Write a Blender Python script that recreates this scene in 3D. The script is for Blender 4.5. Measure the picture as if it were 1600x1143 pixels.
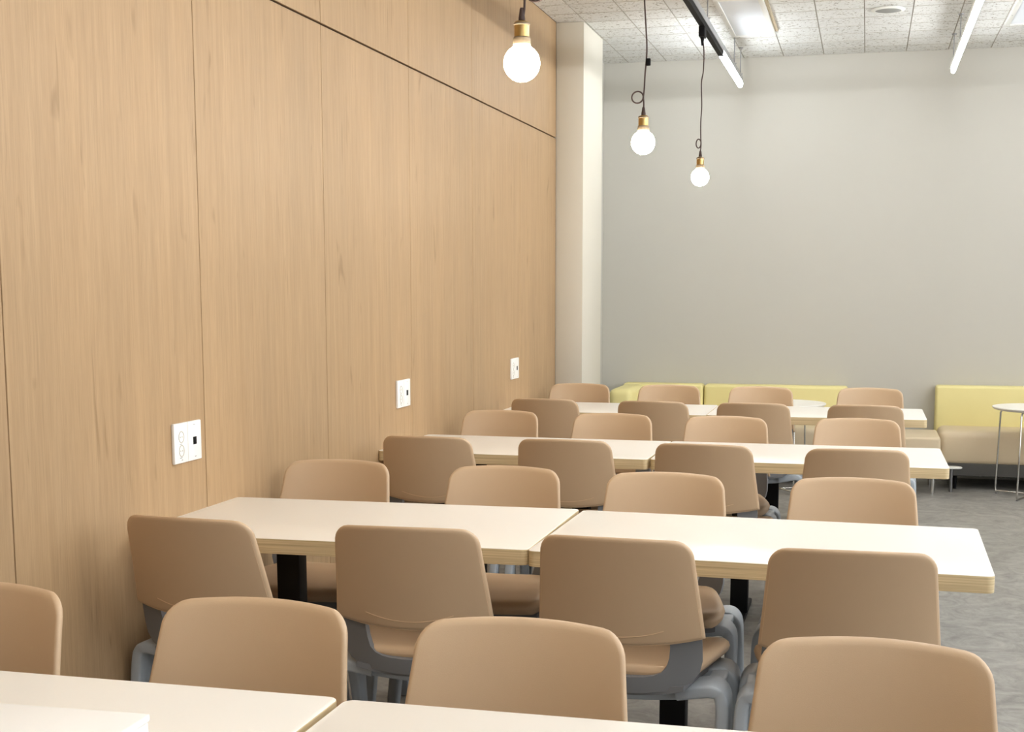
import bpy, bmesh, math, random
from mathutils import Vector, Matrix
random.seed(7)
PI = math.pi
SC = bpy.context.scene
for o in list(bpy.data.objects): bpy.data.objects.remove(o)

# ------------------------------------------------------------------ camera
F_PX, CX, CY = 2099.1139, 820.2803, 730.7671
YAW, PITCH, ROLL = 0.24734989, -0.13205975, 0.00036898
CAM = Vector((2.0590504, 0.0, 1.4303276))
fwd = Vector((-math.sin(YAW)*math.cos(PITCH), math.cos(YAW)*math.cos(PITCH), math.sin(PITCH)))
rt = Vector((math.cos(YAW), math.sin(YAW), 0)); up = rt.cross(fwd)
r2 = math.cos(ROLL)*rt + math.sin(ROLL)*up
u2 = -math.sin(ROLL)*rt + math.cos(ROLL)*up
cd = bpy.data.cameras.new('camera'); cam = bpy.data.objects.new('camera', cd)
SC.collection.objects.link(cam)
M = Matrix((r2, u2, -fwd)).transposed().to_4x4(); M.translation = CAM
cam.matrix_world = M
cd.sensor_fit = 'HORIZONTAL'; cd.sensor_width = 36; cd.lens = F_PX/1600*36
cd.shift_x = (800-CX)/1600; cd.shift_y = (CY-571.5)/1600
cd.clip_start = .05
SC.camera = cam

# ------------------------------------------------------------------ light and exposure
w = bpy.data.worlds.new('world'); SC.world = w; w.use_nodes = True
w.node_tree.nodes['Background'].inputs[0].default_value = (1, .97, .93, 1)
w.node_tree.nodes['Background'].inputs[1].default_value = .3
vs = SC.view_settings
vs.view_transform = 'Standard'; vs.look = 'None'; vs.gamma = 1; vs.use_curve_mapping = False
vs.exposure = 0.6
TUBE_STRENGTH = 28.0      # the tubes in view
TUBE_STRENGTH_FAR = 40.0  # added, unseen fill lines over the aisle and behind the viewer
WINDOW_WATTS = 16.0
BULB_STRENGTH = 80.0
TUBE_COLOR = (.95, .98, 1.0)
COOL_COLOR = (.90, .955, 1.0)
BULB_COLOR = (1.0, .89, .74)

# added fill light from made-up windows in the unseen right wall
WINDOWS = [('R', -1.6, 3.0), ('R', 2.0, 3.0), ('R', 5.6, 3.0)]
for i, (side, c_, wd_) in enumerate(WINDOWS):
    ld = bpy.data.lights.new('window_daylight', 'AREA'); ld.shape = 'RECTANGLE'; ld.size = wd_; ld.size_y = 1.7
    ld.energy = WINDOW_WATTS; ld.color = (.97, .985, 1.0)
    lo = bpy.data.objects.new('window_daylight', ld); SC.collection.objects.link(lo)
    if side == 'R': lo.location = (7.93, c_, 1.85); lo.rotation_euler = (math.pi/2, 0, math.pi/2)
    else: lo.location = (c_, -3.93, 1.85); lo.rotation_euler = (math.pi/2, 0, math.pi)

# ------------------------------------------------------------------ materials
def lin(c):
    return tuple(((v/255)/12.92 if v/255 <= .04045 else ((v/255+.055)/1.055)**2.4) for v in c)
def new_mat(name):
    m = bpy.data.materials.new(name); m.use_nodes = True
    nt = m.node_tree; return m, nt, nt.nodes['Principled BSDF']
def N(nt, t, **k):
    n = nt.nodes.new(t)
    for a, b in k.items(): setattr(n, a, b)
    return n
def simple(name, rgb, rough=.5, metal=0, spec=.5, bump=0, bscale=200, var=0, vscale=8, coat=0):
    m, nt, b = new_mat(name)
    b.inputs['Base Color'].default_value = (*lin(rgb), 1)
    b.inputs['Roughness'].default_value = rough
    b.inputs['Metallic'].default_value = metal
    b.inputs['Specular IOR Level'].default_value = spec
    b.inputs['Coat Weight'].default_value = coat
    tc = N(nt, 'ShaderNodeTexCoord')
    if var:
        nz = N(nt, 'ShaderNodeTexNoise'); nz.inputs['Scale'].default_value = vscale; nz.inputs['Detail'].default_value = 4
        nt.links.new(tc.outputs['Object'], nz.inputs['Vector'])
        mx = N(nt, 'ShaderNodeMix', data_type='RGBA')
        c = lin(rgb)
        mx.inputs[6].default_value = (*[v*(1-var) for v in c], 1); mx.inputs[7].default_value = (*[min(1, v*(1+var)) for v in c], 1)
        nt.links.new(nz.outputs['Fac'], mx.inputs[0]); nt.links.new(mx.outputs[2], b.inputs['Base Color'])
    if bump:
        nz = N(nt, 'ShaderNodeTexNoise'); nz.inputs['Scale'].default_value = bscale; nz.inputs['Detail'].default_value = 3
        nt.links.new(tc.outputs['Object'], nz.inputs['Vector'])
        bp = N(nt, 'ShaderNodeBump'); bp.inputs['Strength'].default_value = bump; bp.inputs['Distance'].default_value = .001
        nt.links.new(nz.outputs['Fac'], bp.inputs['Height']); nt.links.new(bp.outputs[0], b.inputs['Normal'])
    return m
def emit(name, rgb, s):
    m, nt, b = new_mat(name)
    b.inputs['Base Color'].default_value = (.9, .9, .9, 1)
    b.inputs['Emission Color'].default_value = (*rgb, 1); b.inputs['Emission Strength'].default_value = s
    return m

def wood_panel():
    m, nt, b = new_mat('oak_laminate'); L = nt.links
    g = N(nt, 'ShaderNodeNewGeometry'); oi = N(nt, 'ShaderNodeObjectInfo')
    off = N(nt, 'ShaderNodeVectorMath', operation='SCALE'); off.inputs[3].default_value = 37
    cmb = N(nt, 'ShaderNodeCombineXYZ'); L.new(oi.outputs['Random'], cmb.inputs[1]); L.new(oi.outputs['Random'], cmb.inputs[2])
    L.new(cmb.outputs[0], off.inputs[0])
    ad = N(nt, 'ShaderNodeVectorMath', operation='ADD'); L.new(g.outputs['Position'], ad.inputs[0]); L.new(off.outputs[0], ad.inputs[1])
    def noise(sy, sz, detail, rough=.6, dist=0):
        mp = N(nt, 'ShaderNodeMapping'); mp.inputs['Scale'].default_value = (1, sy, sz)
        L.new(ad.outputs[0], mp.inputs[0])
        n = N(nt, 'ShaderNodeTexNoise'); n.inputs['Scale'].default_value = 1; n.inputs['Detail'].default_value = detail
        n.inputs['Roughness'].default_value = rough; n.inputs['Distortion'].default_value = dist
        L.new(mp.outputs[0], n.inputs['Vector']); return n
    fine = noise(230, 7, 3); mid = noise(45, 1.4, 4, .6, .3); big = noise(5, .8, 2); knot = noise(16, 2.6, 2, .5, 1.2)
    def ramp(n, pts):
        r = N(nt, 'ShaderNodeValToRGB'); e = r.color_ramp.elements
        e[0].position, e[0].color = pts[0][0], (*pts[0][1], 1); e[1].position, e[1].color = pts[1][0], (*pts[1][1], 1)
        L.new(n.outputs['Fac'], r.inputs[0]); return r
    r1 = ramp(mid, [(.3, lin((169, 140, 106))), (.7, lin((181, 152, 117)))])
    r2_ = ramp(fine, [(.32, (.86, .845, .82)), (.62, (1.03, 1.03, 1.02))])
    r3 = ramp(big, [(.3, (.93, .93, .93)), (.7, (1.03, 1.02, 1.0))])
    r4 = ramp(knot, [(.24, (.70, .66, .60)), (.34, (1, 1, 1))])
    def mul(a, c, f=1):
        x = N(nt, 'ShaderNodeMix', data_type='RGBA', blend_type='MULTIPLY'); x.inputs[0].default_value = f
        L.new(a, x.inputs[6]); L.new(c, x.inputs[7]); return x.outputs[2]
    c = mul(r1.outputs[0], r2_.outputs[0], .75); c = mul(c, r3.outputs[0]); c = mul(c, r4.outputs[0], .8)
    L.new(c, b.inputs['Base Color']); b.inputs['Roughness'].default_value = .5; b.inputs['Specular IOR Level'].default_value = .35
    bp = N(nt, 'ShaderNodeBump'); bp.inputs['Strength'].default_value = .12; bp.inputs['Distance'].default_value = .001
    L.new(fine.outputs['Fac'], bp.inputs['Height']); L.new(bp.outputs[0], b.inputs['Normal'])
    return m

def edge_wood():
    m, nt, b = new_mat('edge_band_wood'); L = nt.links
    tc = N(nt, 'ShaderNodeTexCoord'); mp = N(nt, 'ShaderNodeMapping'); mp.inputs['Scale'].default_value = (3, 3, 330)
    L.new(tc.outputs['Object'], mp.inputs[0])
    n = N(nt, 'ShaderNodeTexNoise'); n.inputs['Scale'].default_value = 1; n.inputs['Detail'].default_value = 3; n.inputs['Distortion'].default_value = .4
    L.new(mp.outputs[0], n.inputs['Vector'])
    r = N(nt, 'ShaderNodeValToRGB'); e = r.color_ramp.elements
    e[0].position = .32; e[0].color = (*lin((190, 168, 128)), 1); e[1].position = .68; e[1].color = (*lin((232, 212, 170)), 1)
    L.new(n.outputs['Fac'], r.inputs[0]); L.new(r.outputs[0], b.inputs['Base Color']); b.inputs['Roughness'].default_value = .5
    return m

def floor_mat():
    m, nt, b = new_mat('streaked_grey_vinyl'); L = nt.links
    g = N(nt, 'ShaderNodeNewGeometry')
    def noise(sx, sy, d, dist, rough=.6):
        mp = N(nt, 'ShaderNodeMapping'); mp.inputs['Scale'].default_value = (sx, sy, 1); mp.inputs['Rotation'].default_value = (0, 0, .5)
        L.new(g.outputs['Position'], mp.inputs[0])
        n = N(nt, 'ShaderNodeTexNoise'); n.inputs['Scale'].default_value = 1; n.inputs['Detail'].default_value = d
        n.inputs['Distortion'].default_value = dist; n.inputs['Roughness'].default_value = rough
        L.new(mp.outputs[0], n.inputs['Vector']); return n
    a = noise(4.5, 4.5, 9, 2.4, .7); c = noise(22, 14, 5, 1.5)
    r = N(nt, 'ShaderNodeValToRGB'); e = r.color_ramp.elements
    e[0].position = .3; e[0].color = (*lin((116, 113, 108)), 1); e[1].position = .7; e[1].color = (*lin((164, 161, 155)), 1)
    L.new(a.outputs['Fac'], r.inputs[0])
    r_ = N(nt, 'ShaderNodeValToRGB'); e = r_.color_ramp.elements
    e[0].position = .3; e[0].color = (.90, .90, .90, 1); e[1].position = .65; e[1].color = (1.06, 1.06, 1.05, 1)
    L.new(c.outputs['Fac'], r_.inputs[0])
    x = N(nt, 'ShaderNodeMix', data_type='RGBA', blend_type='MULTIPLY'); x.inputs[0].default_value = 1
    L.new(r.outputs[0], x.inputs[6]); L.new(r_.outputs[0], x.inputs[7]); L.new(x.outputs[2], b.inputs['Base Color'])
    b.inputs['Roughness'].default_value = .42; b.inputs['Specular IOR Level'].default_value = .4
    return m

def tile_mat():
    m, nt, b = new_mat('fissured_ceiling_tile'); L = nt.links
    g = N(nt, 'ShaderNodeNewGeometry')
    n1 = N(nt, 'ShaderNodeTexNoise'); n1.inputs['Scale'].default_value = 52; n1.inputs['Detail'].default_value = 1.5; n1.inputs['Distortion'].default_value = .9
    L.new(g.outputs['Position'], n1.inputs['Vector'])
    r = N(nt, 'ShaderNodeValToRGB'); e = r.color_ramp.elements
    e[0].position = .335; e[0].color = (*lin((162, 156, 146)), 1); e[1].position = .40; e[1].color = (*lin((228, 228, 226)), 1)
    L.new(n1.outputs['Fac'], r.inputs[0])
    oi = N(nt, 'ShaderNodeObjectInfo')
    mr = N(nt, 'ShaderNodeMapRange'); mr.inputs[3].default_value = .94; mr.inputs[4].default_value = 1.02
    L.new(oi.outputs['Random'], mr.inputs[0])
    x = N(nt, 'ShaderNodeMix', data_type='RGBA', blend_type='MULTIPLY'); x.inputs[0].default_value = 1
    L.new(r.outputs[0], x.inputs[6]); L.new(mr.outputs[0], x.inputs[7]); L.new(x.outputs[2], b.inputs['Base Color'])
    b.inputs['Roughness'].default_value = .9; b.inputs['Specular IOR Level'].default_value = .1
    bp = N(nt, 'ShaderNodeBump'); bp.inputs['Strength'].default_value = .5; bp.inputs['Distance'].default_value = .003
    L.new(r.outputs[0], bp.inputs['Height']); L.new(bp.outputs[0], b.inputs['Normal'])
    return m

MT = dict(
    wood=wood_panel(), edge=edge_wood(), floor=floor_mat(), tile=tile_mat(),
    gap=simple('dark_joint', (58, 38, 24), .9),
    backwall=simple('cream_wallpaper', (196, 193, 184), .8, spec=.2, bump=.15, bscale=400, var=.015, vscale=2),
    darkwall=simple('grey_brown_paint', (128, 120, 110), .8),  # unseen wall behind the viewer, darkened to cut bounce onto chair backs
    pillar=simple('cream_paint', (214, 208, 194), .6, spec=.3, bump=.1, bscale=300),
    white_lam=simple('white_laminate', (250, 247, 240), .3, spec=.5, bump=.02, bscale=600),
    vinyl=simple('tan_vinyl', (198, 170, 138), .42, spec=.5, bump=.25, bscale=900, var=.03, vscale=5),
    piping=simple('tan_piping', (214, 184, 148), .5),
    shell=simple('dark_grey_plastic', (118, 119, 122), .5, spec=.4, bump=.1, bscale=700),
    frame=simple('grey_plastic', (172, 180, 188), .42, spec=.5, bump=.05, bscale=500),
    black=simple('black_powder_coat', (13, 13, 15), .5, spec=.3),
    blackp=simple('black_plastic', (16, 16, 18), .65, spec=.15),
    white_p=simple('white_plastic', (240, 240, 238), .35),
    offwhite_p=simple('ivory_plastic', (176, 168, 150), .5),
    print=simple('grey_print', (120, 120, 120), .6),
    brass=simple('aged_brass', (176, 148, 96), .3, metal=1, var=.1, vscale=60),
    bronze=simple('dull_bronze', (120, 106, 86), .55, metal=.5),
    cord=simple('brown_fabric_cord', (70, 54, 50), .8, bump=.4, bscale=800),
    alu=simple('aluminium', (176, 178, 182), .35, metal=.8),
    steel=simple('steel_rod', (140, 140, 142), .35, metal=.9),
    chrome=simple('chrome', (210, 208, 204), .16, metal=1),
    yellow=simple('pale_yellow_vinyl', (232, 220, 156), .5, spec=.35, bump=.2, bscale=700, var=.02),
    beige=simple('beige_vinyl', (206, 188, 158), .48, spec=.4, bump=.2, bscale=700, var=.03),
    kick=simple('dark_grey_board', (74, 72, 68), .7),
    lampwhite=simple('white_enamel', (236, 236, 232), .4),
    diffuser=simple('opal_diffuser', (232, 236, 242), .8, spec=.2),
    grille=simple('grey_grille', (150, 150, 146), .6),
    strip=simple('raw_tile_edge', (186, 172, 146), .9),
    tube=emit('led_tube', TUBE_COLOR, TUBE_STRENGTH),
    fartube=emit('led_tube_bright', TUBE_COLOR, TUBE_STRENGTH_FAR),
    cooltube=emit('cool_led_tube', COOL_COLOR, TUBE_STRENGTH),
    bulb=emit('bulb_glow', BULB_COLOR, BULB_STRENGTH),
    skyglass=emit('daylit_glass', (.9, .95, 1.0), 1.5),  # glowing panes of the added, unseen windows
    tile_edge=simple('raw_tile_side', (184, 179, 170), .9, spec=.1),  # greyer sides and chamfers paint in the shadow lines between tiles
    neck=simple('bulb_neck_glass', (236, 220, 214), .2),
)

# ------------------------------------------------------------------ helpers
COL = SC.collection
def tag(o, label=None, cat=None, group=None, kind=None):
    if label: o['label'] = label
    if cat: o['category'] = cat
    if group: o['group'] = group
    if kind: o['kind'] = kind
    return o
def link(name, me, mat, parent=None, smooth=True):
    o = bpy.data.objects.new(name, me); COL.objects.link(o)
    if mat is not None and not me.materials: me.materials.append(mat)
    if parent: o.parent = parent
    return o
def mesh(name, bm, mat, parent=None, smooth=True, sharp=.7):
    bmesh.ops.recalc_face_normals(bm, faces=bm.faces[:])
    if smooth:
        for f in bm.faces: f.smooth = True
        for e in bm.edges:
            if len(e.link_faces) == 2 and e.calc_face_angle(0) > sharp: e.smooth = False
    me = bpy.data.meshes.new(name); bm.to_mesh(me); bm.free()
    return link(name, me, mat, parent)
def empty(name, loc=(0, 0, 0), rz=0):
    o = bpy.data.objects.new(name, None); COL.objects.link(o); o.location = loc; o.rotation_euler = (0, 0, rz)
    o.empty_display_size = .1
    return o
def box(bm, x0, x1, y0, y1, z0, z1, bev=0, seg=2, mat=None):
    r = bmesh.ops.create_cube(bm, size=1)
    vs_ = r['verts']
    for v in vs_:
        v.co = Vector(((x0+x1)/2+v.co.x*(x1-x0), (y0+y1)/2+v.co.y*(y1-y0), (z0+z1)/2+v.co.z*(z1-z0)))
    if mat is not None: bmesh.ops.transform(bm, matrix=mat, verts=vs_)
    if bev:
        es = list({e for v in vs_ for e in v.link_edges})
        bmesh.ops.bevel(bm, geom=es, offset=bev, segments=seg, profile=.5, affect='EDGES')
    return bm
def B(name, mat, parent, *a, **k):
    bm = bmesh.new(); box(bm, *a, **k); return mesh(name, bm, mat, parent)
def tube(bm, pts, rad, seg=8, cap=True):
    pts = [Vector(p) for p in pts]; rings = []
    rads = rad if isinstance(rad, (list, tuple)) else [rad]*len(pts)
    prev = None
    for i, p in enumerate(pts):
        t = (pts[min(i+1, len(pts)-1)]-pts[max(i-1, 0)]).normalized()
        if prev is None:
            a = Vector((0, 0, 1)) if abs(t.z) < .9 else Vector((0, 1, 0)); n = t.cross(a).normalized()
        else:
            n = (prev-t*prev.dot(t)).normalized()
        prev = n; b = t.cross(n)
        rings.append([bm.verts.new(p+(n*math.cos(2*PI*k/seg)+b*math.sin(2*PI*k/seg))*rads[i]) for k in range(seg)])
    for a, b in zip(rings, rings[1:]):
        for k in range(seg): bm.faces.new((a[k], a[(k+1) % seg], b[(k+1) % seg], b[k]))
    if cap: bm.faces.new(rings[0][::-1]); bm.faces.new(rings[-1])
def sweep(bm, pts, secs, xax):
    """rounded-rectangle section swept along pts; secs = (half width along xax, half thickness); xax = width axis"""
    pts = [Vector(p) for p in pts]; rings = []; X0 = Vector(xax).normalized()
    for i, p in enumerate(pts):
        t = (pts[min(i+1, len(pts)-1)]-pts[max(i-1, 0)]).normalized()
        X = (X0-t*X0.dot(t)).normalized(); Y = t.cross(X); a, b = secs[i]; r = min(a, b)*.45
        q = []
        for sx, sy, a0 in ((1, 1, 0), (-1, 1, PI/2), (-1, -1, PI), (1, -1, 3*PI/2)):
            for k in range(3):
                an = a0+k*PI/4
                q.append(bm.verts.new(p+X*(sx*(a-r)+r*math.cos(an))+Y*(sy*(b-r)+r*math.sin(an))))
        rings.append(q)
    n = 12
    for a, b in zip(rings, rings[1:]):
        for k in range(n): bm.faces.new((a[k], a[(k+1) % n], b[(k+1) % n], b[k]))
    bm.faces.new(rings[0][::-1]); bm.faces.new(rings[-1])
def smooth_path(pts, n=4):
    P = [Vector(p) for p in pts]; out = []
    for i in range(len(P)-1):
        p0, p1, p2, p3 = P[max(i-1, 0)], P[i], P[i+1], P[min(i+2, len(P)-1)]
        for k in range(n):
            t = k/n
            out.append(.5*((2*p1)+(-p0+p2)*t+(2*p0-5*p1+4*p2-p3)*t*t+(-p0+3*p1-3*p2+p3)*t**3))
    out.append(P[-1]); return out
def lathe(bm, prof, seg=32, c=(0, 0, 0)):
    rings = []; c = Vector(c)
    for r, z in prof:
        if r < 1e-6: rings.append([bm.verts.new(c+Vector((0, 0, z)))])
        else: rings.append([bm.verts.new(c+Vector((r*math.cos(2*PI*k/seg), r*math.sin(2*PI*k/seg), z))) for k in range(seg)])
    for a, b in zip(rings, rings[1:]):
        for k in range(seg):
            k2 = (k+1) % seg
            if len(a) == 1: bm.faces.new((a[0], b[k], b[k2]))
            elif len(b) == 1: bm.faces.new((a[k], a[k2], b[0]))
            else: bm.faces.new((a[k], a[k2], b[k2], b[k]))
    if len(rings[0]) > 1: bm.faces.new(rings[0][::-1])
    if len(rings[-1]) > 1: bm.faces.new(rings[-1])
def kids(o): return [c for c in bpy.data.objects if c.parent == o]
def dup(root, loc, rz):
    r = root.copy(); COL.objects.link(r); r.location = loc; r.rotation_euler = (0, 0, rz)
    for ch in KIDS[root.name]:
        c = ch.copy(); COL.objects.link(c); c.parent = r
        for g in KIDS2.get(ch.name, []):
            d = g.copy(); COL.objects.link(d); d.parent = c
    return r
KIDS = {}; KIDS2 = {}
def register(root):
    KIDS[root.name] = kids(root)
    for c in KIDS[root.name]:
        k = kids(c)
        if k: KIDS2[c.name] = k

# ------------------------------------------------------------------ room shell
RX, RY0, RY1, H = 8.0, -4.0, 10.69, 3.185
PW, PY0, SEAM = 1.0248, 2.909, 2.44
PILY0, PILY1, PILX = 9.0, 9.655, .188
tag(B('floor', MT['floor'], None, -.3, RX+.2, RY0-.2, RY1+.2, -.12, 0), kind='structure')
wl = tag(B('wall_left', MT['gap'], None, -.16, -.0125, RY0, PILY0, 0, H+.05), kind='structure')
def panel_mesh(wd, h):
    bm = bmesh.new(); box(bm, -.012, 0, 0, wd, 0, h, bev=.0012, seg=1)
    bmesh.ops.recalc_face_normals(bm, faces=bm.faces[:])
    me = bpy.data.meshes.new('panel'); bm.to_mesh(me); bm.free(); me.materials.append(MT['wood']); return me
pm = {}
for k in range(-6, 6):
    y0 = PY0+PW*k; wd = PW if k < 5 else PILY0-y0
    for z0, h in ((0.0, SEAM), (SEAM, H-SEAM)):
        key = (round(wd, 3), h)
        if key not in pm: pm[key] = panel_mesh(wd-.0042, h-(.0075 if z0 == 0 else .001))
        o = bpy.data.objects.new('panel', pm[key]); COL.objects.link(o); o.parent = wl; o.location = (0, y0+.0021, z0+(0 if z0 == 0 else .0005))
tag(B('wall_left_far', MT['backwall'], None, -.16, 0, PILY0+.001, RY1+.15, 0, H+.05), kind='structure')
tag(B('trim_1', MT['pillar'], None, .0005, PILX, PILY0, PILY1, 0, H-.001, bev=.004), kind='structure')  # cream pillar standing out from the left wall
tag(B('wall_back', MT['backwall'], None, .001, RX, RY1, RY1+.15, 0, H+.05), kind='structure')
tag(B('wall_right', MT['backwall'], None, RX, RX+.15, RY0, RY1+.15, 0, H+.05), kind='structure')
tag(B('wall_front', MT['darkwall'], None, -.16, RX+.15, RY0-.15, RY0, 0, H+.05), kind='structure')
ce = tag(B('ceiling', MT['gap'], None, -.16, RX+.15, RY0-.15, RY1+.15, H+.014, H+.15), kind='structure')
for i, (side, c_, wd_) in enumerate(WINDOWS):
    wn = empty('window_%d' % (i+1)); tag(wn, kind='structure')  # made-up windows out of view, added to brighten the chairs
    if side == 'R': wn.location = (RX, c_, 1.85); wn.rotation_euler = (0, 0, PI/2)
    else: wn.location = (c_, RY0, 1.85); wn.rotation_euler = (0, 0, PI)
    h_ = wd_/2; bm = bmesh.new()
    for a in ((-h_-.05, h_+.05, .0, .05, .86, .92), (-h_-.05, h_+.05, .0, .05, -.92, -.86), (-h_-.05, -h_, .0, .05, -.86, .86), (h_, h_+.05, .0, .05, -.86, .86), (-.02, .02, .0, .05, -.86, .86)): box(bm, *a)
    mesh('window_frame', bm, MT['alu'], wn)
    for x0, x1 in ((-h_, -.02), (.02, h_)): B('pane', MT['skyglass'], wn, x0, x1, .01, .02, -.86, .86)
TX, TY = .2985, .2815
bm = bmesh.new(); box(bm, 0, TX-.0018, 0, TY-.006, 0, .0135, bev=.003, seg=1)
bmesh.ops.recalc_face_normals(bm, faces=bm.faces[:])
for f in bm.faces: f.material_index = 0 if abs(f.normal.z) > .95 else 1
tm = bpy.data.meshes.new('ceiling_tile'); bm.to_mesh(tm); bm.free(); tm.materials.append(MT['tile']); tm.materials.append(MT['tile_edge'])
X0T, Y0T = .193-TX, 10.435
def tsize(i, j):
    x0 = X0T+TX*i; x1 = min(x0+TX, RX); x0 = max(x0, 0)
    y0 = Y0T+TY*j; y1 = min(y0+TY, RY1); y0 = max(y0, RY0)
    return x0, x1, y0, y1
fb = bmesh.new()
for i in range(0, 28):
    for j in range(-52, 1):
        x0, x1, y0, y1 = tsize(i, j)
        if x1-x0 < .02 or y1-y0 < .02: continue
        if i < 16 and j > -15:
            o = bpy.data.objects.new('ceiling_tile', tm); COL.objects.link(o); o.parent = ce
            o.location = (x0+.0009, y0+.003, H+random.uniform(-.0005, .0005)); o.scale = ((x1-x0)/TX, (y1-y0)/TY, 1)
        else:
            z = H+.0005
            vs_ = [fb.verts.new(p) for p in ((x0+.001, y0+.001, z), (x1-.001, y0+.001, z), (x1-.001, y1-.001, z), (x0+.001, y1-.001, z),
                   (x0+.001, y0+.001, H+.0135), (x1-.001, y0+.001, H+.0135), (x1-.001, y1-.001, H+.0135), (x0+.001, y1-.001, H+.0135))]
            for f in ((0, 3, 2, 1), (0, 1, 5, 4), (1, 2, 6, 5), (2, 3, 7, 6), (3, 0, 4, 7)): fb.faces.new([vs_[q] for q in f])
tf = mesh('ceiling_tile_field', fb, MT['tile'], ce, smooth=False); tf['kind'] = 'stuff'

# ------------------------------------------------------------------ tables
def slab(bm, L, W, z0, z1, r, seg=5, bev=.0):
    pts = []
    for sx, sy, a0 in ((1, 1, 0), (-1, 1, PI/2), (-1, -1, PI), (1, -1, 3*PI/2)):
        for k in range(seg+1):
            a = a0+k*PI/2/seg; pts.append((sx*(L/2-r)+r*math.cos(a), sy*(W/2-r)+r*math.sin(a)))
    n = len(pts)
    lv = []
    prof = [(0, z0), (0, z1)] if not bev else [(-bev, z0), (0, z0+bev), (0, z1-bev), (-bev, z1)]
    for d, z in prof:
        lv.append([bm.verts.new((x+(d if x > 0 else -d), y+(d if y > 0 else -d), z)) for x, y in pts])
    for a, b in zip(lv, lv[1:]):
        for k in range(n): bm.faces.new((a[k], a[(k+1) % n], b[(k+1) % n], b[k]))
    bm.faces.new(lv[0][::-1]); bm.faces.new(lv[-1])
TL, TW, TH = 1.196, .698, .729
def make_table():
    t = empty('table')
    bm = bmesh.new(); slab(bm, TL, TW, TH-.044, TH-.0015, .02, bev=.001); core = mesh('tabletop', bm, MT['edge'], t)
    bm = bmesh.new(); slab(bm, TL-.001, TW-.001, TH-.0016, TH, .02, bev=.0006); la = mesh('laminate_surface', bm, MT['white_lam'], core); la['label'] = 'white laminate surface'
    for s in (-1, 1):
        c = B('column', MT['black'], t, s*.245-.038, s*.245+.038, -.03, .03, 0.02, TH-.052, bev=.004)
        B('foot', MT['black'], t, s*.245-.035, s*.245+.035, -.27, .27, .0, .022, bev=.005)
    B('under_frame', MT['black'], t, -.33, .33, -.2, .2, TH-.053, TH-.0442, bev=.002)
    return t

# ------------------------------------------------------------------ chairs
# local space: faces +Y, origin on the floor under the seat
def back_y(x, z):
    t = (z-.555)/.26                                  # 0 at hem, 1 at top
    return -.212-.062*t-.008*t*t + .044*(abs(x)/.2)**2.0
def back_hw(z): return .219-.026*(z-.555)/.26
def backrest():
    bm = bmesh.new(); top = .817; T = .013; r = .042; e = .010
    zs = [0, .001, .003, .006, .01, .03, .06, .10, .14, .18, .2, .215, .225, .235, .243, .25, .2555, .2595, .262]
    ins = [0, .0008, .003, .006, .010]
    us = [-1+2*k/14 for k in range(15)]
    rows = []
    for h in zs:
        row = []
        d = top-(.555+h)                                # distance below the top edge
        w_ = back_hw(.555+h)
        if d < r: w_ = w_-r+math.sqrt(max(0, r*r-(r-d)**2))
        xs = [-w_+i_ for i_ in ins] + [u*(w_-.010) for u in us[1:-1]] + [w_-i_ for i_ in ins[::-1]]
        for x in xs:
            z = .555+h
            dip = .020*(1-(x/w_ if w_ else 0)**2) if h < .14 else 0
            z2 = z-dip*(1-h/.14) if h < .14 else z
            # crown of the top edge, slightly arched
            z2 += .009*(1-(x/.2)**2)*(h/.262)
            m_ = min(d, h, w_-abs(x))
            if d < r and abs(x) > back_hw(z)-r:
                cx = back_hw(z)-r; m_ = min(m_, r-math.hypot(abs(x)-cx, r-d))
            m_ = max(0, min(e, m_)); t = T*math.sqrt(1-(1-m_/e)**2)
            row.append((x, z2, t))
        rows.append(row)
    F, Bk = [], []
    n = len(rows[0])
    for j, row in enumerate(rows):
        f, b = [], []
        for i, (x, z, t) in enumerate(row):
            y = back_y(x, z)
            edge = (i in (0, n-1)) or j in (0, len(rows)-1)
            vf = bm.verts.new((x, y+t+.0006, z)); vb = bm.verts.new((x, y-t*.7, z))
            f.append(vf); b.append(vb)
        F.append(f); Bk.append(b)
    R = len(rows)
    for j in range(R-1):
        for i in range(n-1):
            bm.faces.new((F[j][i], F[j][i+1], F[j+1][i+1], F[j+1][i]))
            bm.faces.new((Bk[j][i+1], Bk[j][i], Bk[j+1][i], Bk[j+1][i+1]))
    for j in range(R-1):
        for i in (0, n-1): bm.faces.new((F[j][i], F[j+1][i], Bk[j+1][i], Bk[j][i]))
    for i in range(n-1):
        for j in (0, R-1): bm.faces.new((F[j][i], F[j][i+1], Bk[j][i+1], Bk[j][i]))
    return bm
def hem_pts(dz, dy, m=12, k=.96):
    out = []
    for i in range(m+1):
        u = -1+2*i/m; x = u*back_hw(.556)*k; z = .555-.020*(1-u*u)+dz
        out.append((x, back_y(x, z)+dy, z))
    return out
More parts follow.
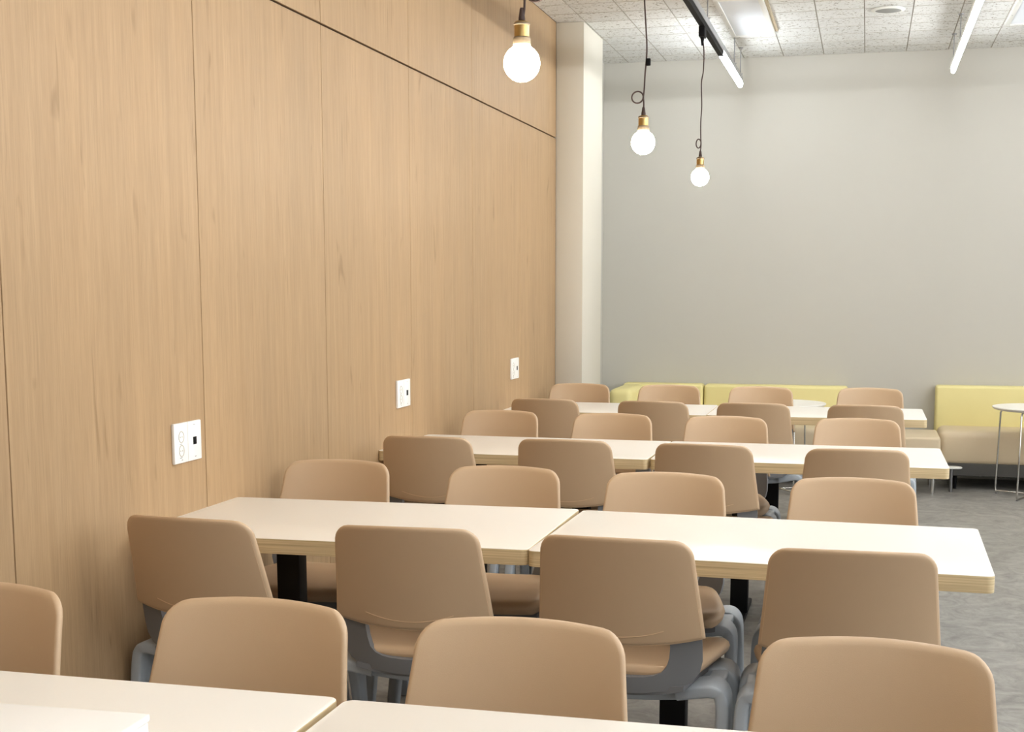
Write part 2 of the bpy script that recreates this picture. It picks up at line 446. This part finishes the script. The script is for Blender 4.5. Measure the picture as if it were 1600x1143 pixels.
def seat():
    """rounded cushion, widest at the front, thin waterfall front edge"""
    bm = bmesh.new(); NU, NV = 18, 16; top, bot = [], []
    y0, y1 = -.168, .215
    for j in range(NV+1):
        v = -1+2*j/NV; vv = math.sin(v*PI/2)
        y = (y0+y1)/2+(y1-y0)/2*vv; s = (y-y0)/(y1-y0)
        hw = .172+.068*min(1, s*1.3)**.8
        # rounded plan corners
        dd = min(y-y0, y1-y); rc = .055
        if dd < rc: hw = hw-rc+math.sqrt(max(0, rc*rc-(rc-dd)**2))
        tr, br = [], []
        for i in range(NU+1):
            u = -1+2*i/NU; uu = math.sin(u*PI/2); x = hw*uu
            e = min(dd, hw-abs(x)); k = min(1, max(0, e)/.026); th = math.sqrt(max(0, 1-(1-k)**2))
            zc = .452+.010*(abs(x)/.24)**2-.016*max(0, (y-.10)/.115)**2+.012*max(0, (-y-.12)/.085)**2
            tr.append(bm.verts.new((x, y, zc+.020*th))); br.append(bm.verts.new((x, y, zc-.026*th-.0005)))
        top.append(tr); bot.append(br)
    for j in range(NV):
        for i in range(NU):
            bm.faces.new((top[j][i], top[j][i+1], top[j+1][i+1], top[j+1][i]))
            bm.faces.new((bot[j][i+1], bot[j][i], bot[j+1][i], bot[j+1][i+1]))
    for j in range(NV):
        for i in (0, NU): bm.faces.new((top[j][i], top[j+1][i], bot[j+1][i], bot[j][i]))
    for i in range(NU):
        for j in (0, NV): bm.faces.new((top[j][i], top[j][i+1], bot[j][i+1], bot[j][i]))
    bmesh.ops.remove_doubles(bm, verts=bm.verts[:], dist=.0002)
    return bm
OUT = [(.207, .572), (.210, .53), (.210, .49), (.203, .46), (.185, .436), (.155, .420), (.12, .410), (.06, .404), (0, .402)]
INN = [(.133, .572), (.132, .53), (.129, .50), (.122, .475), (.108, .460), (.088, .452), (.065, .448), (.03, .446), (0, .446)]
def shell():
    """dark U-shaped bucket: two uprights joined by a band under the backrest, running forward under the seat"""
    bm = bmesh.new(); t = .011
    def ypos(x, z):
        yb = back_y(x, max(z, .50)); s = max(0, .50-z)
        return yb+.018+s*.12
    sec = []
    full = [(-a[0], a[1], -b[0], b[1]) for a, b in zip(OUT, INN)]+[(a[0], a[1], b[0], b[1]) for a, b in list(zip(OUT, INN))[-2::-1]]
    for xo, zo, xi, zi in full:
        yo, yi = ypos(xo, zo), ypos(xi, zi)
        q = [(xo, yo-t, zo), (xi, yi-t, zi), (xi*.985, yi+t, zi+.002), (xo*.985, yo+t, zo+.002)]
        xm, zm, ym = (xo+xi)/2, (zo+zi)/2, (yo+yi)/2-t*1.25
        q.insert(1, (xm, ym, zm))
        sec.append([bm.verts.new(p) for p in q])
    for a, b in zip(sec, sec[1:]):
        for k in range(5): bm.faces.new((a[k], a[(k+1) % 5], b[(k+1) % 5], b[k]))
    bm.faces.new(sec[0]); bm.faces.new(sec[-1][::-1])
    # pan under the cushion
    n = 9; g1, g2 = [], []
    for j in range(8):
        y = -.165+.335*j/7; s = j/7; hw = .165+.050*s
        a, b = [], []
        for i in range(n):
            u = -1+2*i/(n-1); x = hw*u; z = .419+.008*abs(u)**3-.008*s*s
            a.append(bm.verts.new((x, y, z))); b.append(bm.verts.new((x, y, z-.014-.012*(1-u*u))))
        g1.append(a); g2.append(b)
    for j in range(7):
        for i in range(n-1):
            bm.faces.new((g1[j][i], g1[j][i+1], g1[j+1][i+1], g1[j+1][i])); bm.faces.new((g2[j][i+1], g2[j][i], g2[j+1][i], g2[j+1][i+1]))
        for i in (0, n-1): bm.faces.new((g1[j][i], g1[j+1][i], g2[j+1][i], g2[j][i]))
    for i in range(n-1):
        for j in (0, 7): bm.faces.new((g1[j][i], g1[j][i+1], g2[j][i+1], g2[j][i]))
    return bm
def make_chair():
    t = empty('chair')
    bk = mesh('backrest', backrest(), MT['vinyl'], t, sharp=1.2)
    bm = bmesh.new(); tube(bm, hem_pts(.001, -.002), .0028, 6); mesh('piping', bm, MT['piping'], bk)
    bm = bmesh.new(); tube(bm, hem_pts(.024, -.0098, k=.55), .0012, 5); mesh('piping', bm, MT['piping'], bk)
    pts = []
    for sx in (-1, 1):
        col = [(sx*(back_hw(z)-.0075), z) for z in (.565, .60, .64, .68, .72, .76)]
        col += [(sx*(back_hw(.80)-.042+.0345*math.cos(a)), .817-.042+.0345*math.sin(a)) for a in (0, PI/8, PI/4, 3*PI/8, PI/2)]
        pts.append(col)
    ring = pts[0]+[(x/10, .8095) for x in (-1, -.5, 0, .5, 1)]+pts[1][::-1]
    bm = bmesh.new(); tube(bm, [(x, back_y(x, z)-.0072, z+.009*(1-(x/.2)**2)*((z-.555)/.262)) for x, z in ring], .0016, 5)
    mesh('edge_seam', bm, MT['piping'], bk)
    st = mesh('seat', seat(), MT['vinyl'], t, sharp=1.2)
    sh = mesh('seat_shell', shell(), MT['shell'], t, sharp=.9); sh['label'] = 'dark grey plastic seat shell with two uprights'
    for sx in (-1, 1):
        for y_t, y_f in ((-.075, -.20), (.105, .215)):
            bm = bmesh.new()
            pts = smooth_path([(sx*.14, y_t*.9, .388), (sx*.195, y_t*.95, .400), (sx*.232, y_t, .405), (sx*.252, y_t*1.02, .390), (sx*.259, y_t*.9+y_f*.1, .350), (sx*.260, y_t*.65+y_f*.35, .24), (sx*.261, y_t*.3+y_f*.7, .11), (sx*.262, y_f, .0)], 4)
            secs = []
            for p in pts:
                k = min(1, max(0, (p.z-.05)/.36)); secs.append((.021+.034*k**2.5, .017+.001*(1-k)))
            sweep(bm, pts, secs, (0, 1, 0)); mesh('leg', bm, MT['frame'], t, sharp=.8)
    bm = bmesh.new()
    for y in (-.068, .095):
        pts = smooth_path([(-.19, y, .394), (-.14, y, .384), (0, y, .374), (.14, y, .384), (.19, y, .394)], 3)
        sweep(bm, pts, [(.030, .016)]*len(pts), (0, 1, 0))
    for sx in (-1, 1):
        pts = smooth_path([(sx*.228, -.09, .403), (sx*.230, -.03, .405), (sx*.230, .06, .405), (sx*.228, .12, .403)], 4)
        sweep(bm, pts, [(.022, .011)]*len(pts), (1, 0, 0))
    mesh('leg_frame', bm, MT['frame'], t, sharp=.8)
    return t

R_ = math.radians
TABLES = [
    ((.597, 1.762), 0.0, 'white table at the left in the nearest row, with a small white box on it'),
    ((1.807, 1.755), 0.0, 'white table at the right in the nearest row, cropped by the bottom of the picture'),
    ((.596, 3.808), .2, 'white table against the wooden wall in the second row, nearest one seen whole'),
    ((1.794, 3.792), -.9, 'white table at the aisle end of the second row'),
    ((.598, 5.862), -.6, 'white table against the wooden wall in the third row'),
    ((1.800, 5.868), .2, 'white table at the aisle end of the third row, in front of the beige ottoman'),
    ((.600, 7.900), .4, 'white table against the wooden wall in the farthest row'),
    ((1.800, 7.925), .0, 'white table at the aisle end of the farthest row'),
]
t0 = make_table(); register(t0)
for i, ((x, y), a, lab) in enumerate(TABLES):
    o = t0 if i == 0 else dup(t0, (x, y, 0), R_(a))
    o.location = (x, y, 0); o.rotation_euler = (0, 0, R_(a))
    if i == 2: o.rotation_euler = (0, -.0045, R_(a)); o.location.z = .002      # slightly out of level on worn glides
    if i == 3: o.rotation_euler = (0, .0035, R_(a)); o.location.z = .002
    tag(o, lab, 'table', 'white rectangular tables in rows')

# (top-centre x, y), rotation, facing
ORD = ['nearest the wall', 'second from the wall', 'third from wall', 'at aisle end']
ROWS = [
    ('B', 'tan chair facing us, beyond the nearest table row', [(.310, 2.37, 0), (.924, 2.374, -1), (1.463, 2.345, 1), (2.092, 2.353, -2)]),
    ('A', 'tan chair seen from behind, near side of second table row', [(.291, 3.235, -4), (.914, 3.245, 3), (1.469, 3.23, -2), (2.046, 3.205, 2)]),
    ('B', 'tan chair facing us, beyond the second table row', [(.250, 4.46, 1), (.872, 4.44, 0), (1.432, 4.41, 0), (2.036, 4.43, -1)]),
    ('A', 'tan chair seen from behind, near side of third table row', [(.286, 5.309, 0), (.874, 5.33, 1), (1.445, 5.307, -3), (2.042, 5.283, 2)]),
    ('B', 'tan chair facing us, beyond the third table row', [(.292, 6.53, -2), (.870, 6.50, -2), (1.424, 6.485, 0), (2.035, 6.53, 0)]),
    ('A', 'tan chair seen from behind, near side of farthest table row', [(.315, 7.32, -3), (.932, 7.31, -2), (1.479, 7.325, -1), (2.069, 7.335, -2)]),
    ('B', 'tan chair facing us, beyond the farthest table row', [(.274, 8.55, 0), (.855, 8.56, 0), (1.434, 8.545, 0), (2.10, 8.60, -3)]),
]
c0 = make_chair(); register(c0); first = True
for kind, lab, row in ROWS:
    for k, (x, y, a) in enumerate(row):
        rz = R_(a)+(PI if kind == 'B' else 0)
        off = Vector((0, -.262, 0)); off.rotate(Matrix.Rotation(rz, 3, 'Z'))
        loc = (x-off.x, y-off.y, 0)
        o = c0 if first else dup(c0, loc, rz)
        if first: o.location = loc; o.rotation_euler = (0, 0, rz); first = False
        tag(o, lab+', '+ORD[k], 'chair', 'tan chairs along the table rows')

# small white box on the nearest table
bxr = empty('box', (.815, 1.545, TH), R_(2.0))
B('box_body', MT['white_p'], bxr, -.25, .25, -.15, .155, 0, .074, bev=.003)
B('box_lid', MT['white_p'], bxr, -.252, .252, -.152, .157, .0742, .086, bev=.003)
tag(bxr, 'white box on the nearest table, cut by the bottom left corner', 'box')

# ------------------------------------------------------------------ wall sockets
def socket_unit(y0, lab):
    t = empty('wall_socket', (0, y0, .957))
    for k in (0, 1):
        p = B('faceplate', MT['white_p'], t, 0, .011, k*.0875, k*.0875+.0862, -.0625, .0625, bev=.003)
        yc = k*.0875+.043
        if k == 0:
            for zz in (.019, -.024):
                bm = bmesh.new()
                pts = [(.011, yc+.0155*math.cos(a), zz+.0175*math.sin(a)) for a in [2*PI*q/20 for q in range(21)]]
                tube(bm, pts, .0012, 5, cap=False)
                for s in (-1, 1): box(bm, .0108, .0116, yc+s*.006-.0016, yc+s*.006+.0016, zz-.002, zz+.002)
                mesh('outlet', bm, MT['offwhite_p'], p)
                B('printed_mark', MT['print'], p, .0108, .0113, yc-.011, yc+.004, zz-.0225, zz-.0205)
            B('printed_mark', MT['print'], p, .0108, .0113, yc-.002, yc+.006, -.0535, -.0515)
        else:
            B('port', MT['blackp'], p, .0105, .0118, yc-.012, yc+.010, -.012, .012, bev=.0005)
            B('printed_mark', MT['print'], p, .0108, .0113, yc-.010, yc+.004, .0505, .0515)
            B('printed_mark', MT['print'], p, .0108, .0113, yc-.003, yc+.006, -.0515, -.0495)
    tag(t, lab, 'wall socket', 'double wall sockets on the wooden wall')
socket_unit(3.713, 'double white wall socket nearest the viewer, above the second table row')
socket_unit(5.757, 'double white wall socket in the middle of the three, left of the third table row')
socket_unit(7.785, 'smallest, farthest double white wall socket, close to the cream pillar')

# ------------------------------------------------------------------ sofas, ottoman, round tables
def rb(name, mat, parent, *a, bev=.03, seg=4): return B(name, mat, parent, *a, bev=bev, seg=seg)
def legc(parent, x, y, h, r0=.011, r1=.017):
    bm = bmesh.new(); lathe(bm, [(r0, 0), (r0, .006)], 16, (x, y, 0)); lathe(bm, [(r0, .006), (r1, h)], 16, (x, y, 0))
    return mesh('leg', bm, MT['chrome'], parent)
s1 = empty('bench_sofa', (3.55, 10.35, 0))
L0 = lambda o, x, y: (x-o.location.x, y-o.location.y)
def RB(name, mat, o, x0, x1, y0, y1, z0, z1, bev=.03, seg=4):
    lx, ly = o.location.x, o.location.y
    return B(name, mat, o, x0-lx, x1-lx, y0-ly, y1-ly, z0, z1, bev=bev, seg=seg)
RB('seat', MT['beige'], s1, 2.60, 4.5, 10.09, 10.56, .165, .42, bev=.05)
RB('backrest', MT['yellow'], s1, 2.585, 4.5, 10.53, 10.685, .30, .715, bev=.02)
RB('plinth', MT['kick'], s1, 2.62, 4.48, 10.06, 10.60, .10, .19, bev=.004, seg=1)
for x in (2.72, 3.55, 4.38):
    for y in (10.12, 10.55): o = legc(s1, x-3.55, y-10.35, .105); o.data.materials[0] = MT['blackp']
tag(s1, 'bench sofa with yellow back and beige seat at the right, behind a round table', 'sofa')
s2 = empty('corner_sofa', (1.1, 10.35, 0))
RB('seat', MT['beige'], s2, .36, 1.94, 10.0, 10.56, .185, .42, bev=.045)
RB('backrest', MT['yellow'], s2, .845, 1.94, 10.53, 10.685, .30, .695, bev=.025)
RB('backrest', MT['yellow'], s2, .20, .838, 10.53, 10.685, .30, .695, bev=.025)
RB('side_backrest', MT['yellow'], s2, .195, .375, 9.93, 10.54, .20, .69, bev=.05)
RB('plinth', MT['kick'], s2, .30, 1.92, 10.06, 10.60, .10, .19, bev=.004, seg=1)
for x in (.45, 1.1, 1.85):
    for y in (10.12, 10.55): o = legc(s2, x-1.1, y-10.35, .105); o.data.materials[0] = MT['blackp']
tag(s2, 'corner sofa with pale yellow backs behind the farthest chairs, beside the pillar', 'sofa')
ot = empty('ottoman', (2.29, 10.03, 0))
RB('seat', MT['beige'], ot, 2.0, 2.592, 9.74, 10.32, .175, .405, bev=.018)
for x in (2.05, 2.55):
    for y in (9.80, 10.26): legc(ot, x-2.29, y-10.03, .178)
tag(ot, 'beige cube ottoman on tapered chrome legs, left of the yellow bench sofa', 'ottoman')
fp = B('tray', MT['lampwhite'], None, 2.6, 2.745, 9.90, 9.985, .170, .182, bev=.004)
bm = bmesh.new(); bpy.data.objects.remove(fp)
slab(bm, .145, .10, .170, .181, .045, bev=.003)
fp = mesh('footplate', bm, MT['lampwhite'], None); fp.location = (2.682, 9.94, 0)
fo = mesh('post', (lambda b: (lathe(b, [(.012, 0), (.012, .170)], 12), b)[1])(bmesh.new()), MT['steel'], fp)
tag(fp, 'small pale flat plate low in front of the bench sofa, beside the ottoman', 'plate')

def round_table(loc, r, h, rz, lab):
    t = empty('round_table', loc, rz)
    bm = bmesh.new(); lathe(bm, [(0, h-.024), (r-.035, h-.024), (r-.012, h-.018), (r-.001, h-.008), (r, h-.004), (r-.002, h), (0, h)], 64)
    mesh('tabletop', bm, MT['white_lam'], t, sharp=.5).location = (.03, .0, 0)
    q = .24; rr = .0065
    for a in (0, PI/2):
        m = Matrix.Rotation(a+PI/4, 3, 'Z'); bm = bmesh.new()
        P = [(-q*.8, 0, h-.028), (-q*.95, 0, h-.032), (-q, 0, h-.05), (-q*1.06, 0, .05), (-q*1.05, 0, .02), (-q, 0, .0075+(.014 if a else 0)), (q, 0, .0075+(.014 if a else 0)), (q*1.05, 0, .02), (q*1.06, 0, .05), (q, 0, h-.05), (q*.95, 0, h-.032), (q*.8, 0, h-.028)]
        tube(bm, [m @ Vector(p) for p in P], rr, 10); mesh('wire_leg', bm, MT['chrome'], t)
        bm = bmesh.new()
        for s in (-1, 1):
            c = m @ Vector((s*q*1.02, 0, 0)); lathe(bm, [(.009, 0), (.009, .008)], 12, c)
        mesh('glide', bm, MT['steel'], t)
    tag(t, lab, 'round table', 'round white tables by the sofas')
round_table((3.21, 9.83, 0), .31, .628, R_(18), 'round white table on chrome wire legs, cut by the right edge')
round_table((1.455, 9.72, 0), .32, .632, R_(-10), 'round white table with chrome wire legs behind the farthest chair row')

# ------------------------------------------------------------------ ceiling fittings
def rod(parent, x, y, z0, cap=True):
    bm = bmesh.new(); tube(bm, [(x, y, z0), (x, y, H)], .0035, 8); o = mesh('suspension_rod', bm, MT['steel'], parent)
    if cap:
        bm = bmesh.new(); lathe(bm, [(.016, H-.006), (.018, H-.001), (.018, H)], 16, (x, y, 0)); mesh('ceiling_cap', bm, MT['steel'], o)
    bm = bmesh.new(); box(bm, x-.012, x+.012, y-.012, y+.012, z0-.006, z0+.014, bev=.003); tube(bm, [(x-.012, y-.02, z0+.01), (x+.014, y+.02, z0+.016)], .004, 6)
    mesh('clamp', bm, MT['alu'], o)
    return o
tk = empty('light_track', (0, 0, 0))
def channel(name, mat, parent, x, y0, y1, z0, z1, w_=.018):
    return B(name, mat, parent, x-w_, x+w_, y0, y1, z0, z1, bev=.002, seg=1)
TRX = 1.10
channel('channel', MT['alu'], tk, TRX, .6, 8.95, 2.945, 2.985, .018)
channel('channel', MT['alu'], tk, TRX+.003, 8.951, 10.27, 2.950, 2.985, .017)
channel('power_rail', MT['blackp'], tk, TRX, .6, 8.93, 2.912, 2.9445, .016)
for y in (1.2, 3.6, 5.8, 8.12, 9.76, 10.235): rod(tk, TRX+.004, y, 2.985)
tag(tk, 'silver and black track hung from the ceiling by thin rods, above the pendant bulbs', 'light track')
def batten(parent, x, y0, y1, z, mat, r=.02):
    bm = bmesh.new()
    prof = [(-r, .012), (-r, -.004)]+[(-r*math.cos(a), -.004-r*math.sin(a)) for a in [PI*k/8 for k in range(1, 8)]]+[(r, -.004), (r, .012)]
    rings = [[bm.verts.new((x+px, y, z+pz)) for px, pz in prof] for y in (y0, y1)]
    n = len(prof)
    for k in range(n): bm.faces.new((rings[0][k], rings[0][(k+1) % n], rings[1][(k+1) % n], rings[1][k]))
    bm.faces.new(rings[0]); bm.faces.new(rings[1][::-1])
    return mesh('led_tube', bm, mat, parent, sharp=1.0)
lb = empty('led_batten', (0, 0, 0))
batten(lb, TRX, 9.0, 10.29, 2.930, MT['cooltube'], .0185)
B('mounting_clip', MT['alu'], lb, TRX-.012, TRX+.012, 9.2, 9.23, 2.9425, 2.9495); B('mounting_clip', MT['alu'], lb, TRX-.012, TRX+.012, 10.05, 10.08, 2.9425, 2.9495)
tag(lb, 'short glowing white tube lamp under the far end of the silver track', 'tube light')
def lamp_line(name, x, y0, n, L, lab, mat, vis=True):
    o = empty(name, (0, 0, 0)); ye = y0+n*L
    channel('channel', MT['lampwhite'], o, x-.002, y0, ye-.02, 2.9555, 2.985, .019)
    for k in range(n): batten(o, x, y0+k*L+.006, y0+(k+1)*L-.006, 2.943, mat, .014)
    for k in range(n): rod(o, x-.004, y0+(k+1)*L-.75, 2.985)
    rod(o, x-.004, ye-.06+.2 if False else ye-.05, 2.985)
    tag(o, lab, 'tube light')
LN = 1.21
lamp_line('suspended_tube_light', 2.59, 10.10-7*LN, 7, LN, 'long glowing white tube light hanging from rods at the upper right', MT['tube'])
lamp_line('suspended_tube_light', 4.10, 10.10-7*LN, 7, LN, 'tube light line hanging over the aisle, outside the picture to the right', MT['fartube'])  # fill lamps added out of view, brighter than the visible tubes
lamp_line('suspended_tube_light', 5.9, 10.10-8*LN, 8, LN, 'tube light line hanging at the far right of the room, outside the picture', MT['fartube'])  # second fill line added out of view
lamp_line('suspended_tube_light', 2.3, -3.7, 4, LN, 'tube light line hanging behind the viewer', MT['fartube'])  # added out of view to brighten the nearest chairs

def ceiling_panel(x0, x1, y0, y1, lab, strip=False):
    o = empty('ceiling_light', ((x0+x1)/2, (y0+y1)/2, H)); lx, ly = o.location.x, o.location.y
    bm = bmesh.new(); w_ = .032; z0, z1 = -.022, -.001
    a, b, c, d = x0-lx, x1-lx, y0-ly, y1-ly
    box(bm, a, a+w_, c, d, z0, z1, bev=.003); box(bm, b-w_, b, c, d, z0, z1, bev=.003)
    box(bm, a+w_, b-w_, c, c+.02, z0, z1, bev=.003); box(bm, a+w_, b-w_, d-.02, d, z0, z1, bev=.003)
    mesh('frame', bm, MT['lampwhite'], o)
    B('diffuser', MT['diffuser'], o, a+w_, b-w_, c+.02, d-.02, -.014, -.002)
    for y in (d-.35, d-.8):
        bm = bmesh.new(); lathe(bm, [(.003, -.0235), (.004, -.022)], 10, (a+.014, y, 0)); mesh('screw', bm, MT['steel'], o)
    if strip: B('edge_strip', MT['strip'], o, b+.002, b+.022, c+.1, d-.10, -.012, -.0015)
    tag(o, lab, 'ceiling light', 'flat white ceiling lights')
ceiling_panel(1.09, 1.392, 8.48, 9.70, 'flat white ceiling light beside the silver track, unlit', True)
ceiling_panel(2.885, 3.19, 8.50, 9.715, 'flat white ceiling light cut by the right edge, unlit')
sp = empty('ceiling_speaker', (2.13, 9.08, H))
bm = bmesh.new(); lathe(bm, [(.104, -.001), (.107, -.006), (.098, -.012), (.080, -.013), (.080, -.002)], 48); mesh('rim', bm, MT['lampwhite'], sp, sharp=.6)
bm = bmesh.new(); lathe(bm, [(0, -.018), (.05, -.017), (.079, -.010), (.079, -.002), (0, -.002)], 48); mesh('grille', bm, MT['grille'], sp)
tag(sp, 'round white ceiling fitting with grey centre', 'ceiling speaker')

# ------------------------------------------------------------------ pendant bulbs
def pendant(y, zb, cord, loop, lab, clip=None, extra=None):
    o = empty('pendant_bulb', (TRX, y, zb))
    def W(x, z): return (x-TRX, 0, z-zb)
    bm = bmesh.new(); box(bm, -.017, .017, -.045, .045, 2.855-zb, 2.911-zb, bev=.003)
    lathe(bm, [(.012, 2.86-zb), (.008, 2.83-zb), (.005, 2.81-zb)][::-1], 12); mesh('track_adapter', bm, MT['blackp'], o)
    bm = bmesh.new(); pts = smooth_path([W(*p) for p in cord], 5)
    tube(bm, pts, .0034, 8)
    if loop:
        cx, cz, rx, rz, ry = loop
        lp = [(cx-TRX+rx*math.cos(a), -.004+.010*math.sin(a/2), cz-zb+rz*math.sin(a)) for a in [2*PI*q/28 for q in range(29)]]
        tube(bm, lp, .0034, 8, cap=False)
    if extra: tube(bm, smooth_path([W(*p) for p in extra], 4), .0034, 8)
    mesh('cord', bm, MT['cord'], o, sharp=1.5)
    bm = bmesh.new(); lathe(bm, [(.004, .150), (.006, .146), (.0095, .120), (.0095, .116)][::-1], 16); mesh('cord_grip', bm, MT['cord'], o)
    bm = bmesh.new(); lathe(bm, [(.0215, .068), (.0215, .104), (.021, .108), (.019, .112), (.008, .116), (.006, .122), (.0, .122)], 32)
    mesh('lamp_socket', bm, MT['brass'], o, sharp=.5)
    bm = bmesh.new(); lathe(bm, [(.0195, .048), (.0245, .050), (.0255, .058), (.0245, .068), (.0215, .071)], 32)
    mesh('socket_ring', bm, MT['bronze'], o, sharp=.5)
    zz = .105; bm = bmesh.new(); lathe(bm, [(.0217, zz-.003), (.0235, zz-.002), (.0235, zz+.002), (.0217, zz+.004)], 32)
    mesh('socket_ring', bm, MT['bronze'], o, sharp=.5)
    bm = bmesh.new(); R0 = .051
    prof = [(0, -R0)]+[(R0*math.sin(a), -R0*math.cos(a)) for a in [PI*k/20 for k in range(1, 16)]]
    prof += [(.029, .041), (.024, .046), (.0, .046)]
    lathe(bm, prof, 40); mesh('bulb', bm, MT['bulb'], o, sharp=1.2)
    if clip: B('cord_clip', MT['blackp'], o, clip[0]-TRX, clip[0]-TRX+.02, -.008, .008, clip[1]-zb, clip[1]-zb+.03, bev=.003)
    tag(o, lab, 'pendant lamp', 'pendant bulbs with brass sockets')
pendant(1.69, 2.058, [(1.10, 2.86), (1.104, 2.6), (1.10, 2.4), (TRX, 2.15)], (1.126, 2.25, .0255, .0245, 0),
        'glowing round bulb over the nearest table row, above the picture')
pendant(3.76, 2.058, [(1.10, 2.86), (1.104, 2.7), (1.11, 2.5), (1.109, 2.35), (1.108, 2.228), (1.106, 2.195), (1.102, 2.175), (TRX, 2.15)], (1.140, 2.252, .030, .028, 0),
        'large glowing round bulb on a straight cord, nearest of the three pendants')
pendant(5.88, 2.059, [(1.10, 2.86), (1.097, 2.75), (1.099, 2.652), (1.105, 2.56), (1.111, 2.467), (1.110, 2.408), (1.105, 2.347), (1.102, 2.281), (1.099, 2.25), (1.101, 2.22), (TRX, 2.18)], (1.073, 2.25, .0255, .0245, 0),
        'glowing round bulb with a wide loop in its cord, middle of the three pendants', clip=(1.108, 2.38))
pendant(7.93, 2.074, [(1.10, 2.86), (1.110, 2.779), (1.109, 2.672), (1.099, 2.601), (1.103, 2.476), (1.099, 2.387), (1.1, 2.308), (1.103, 2.257), (1.100, 2.22), (TRX, 2.20)], (1.088, 2.264, .0145, .025, 0),
        'smallest glowing round bulb with a narrow cord loop, farthest of the three pendants')
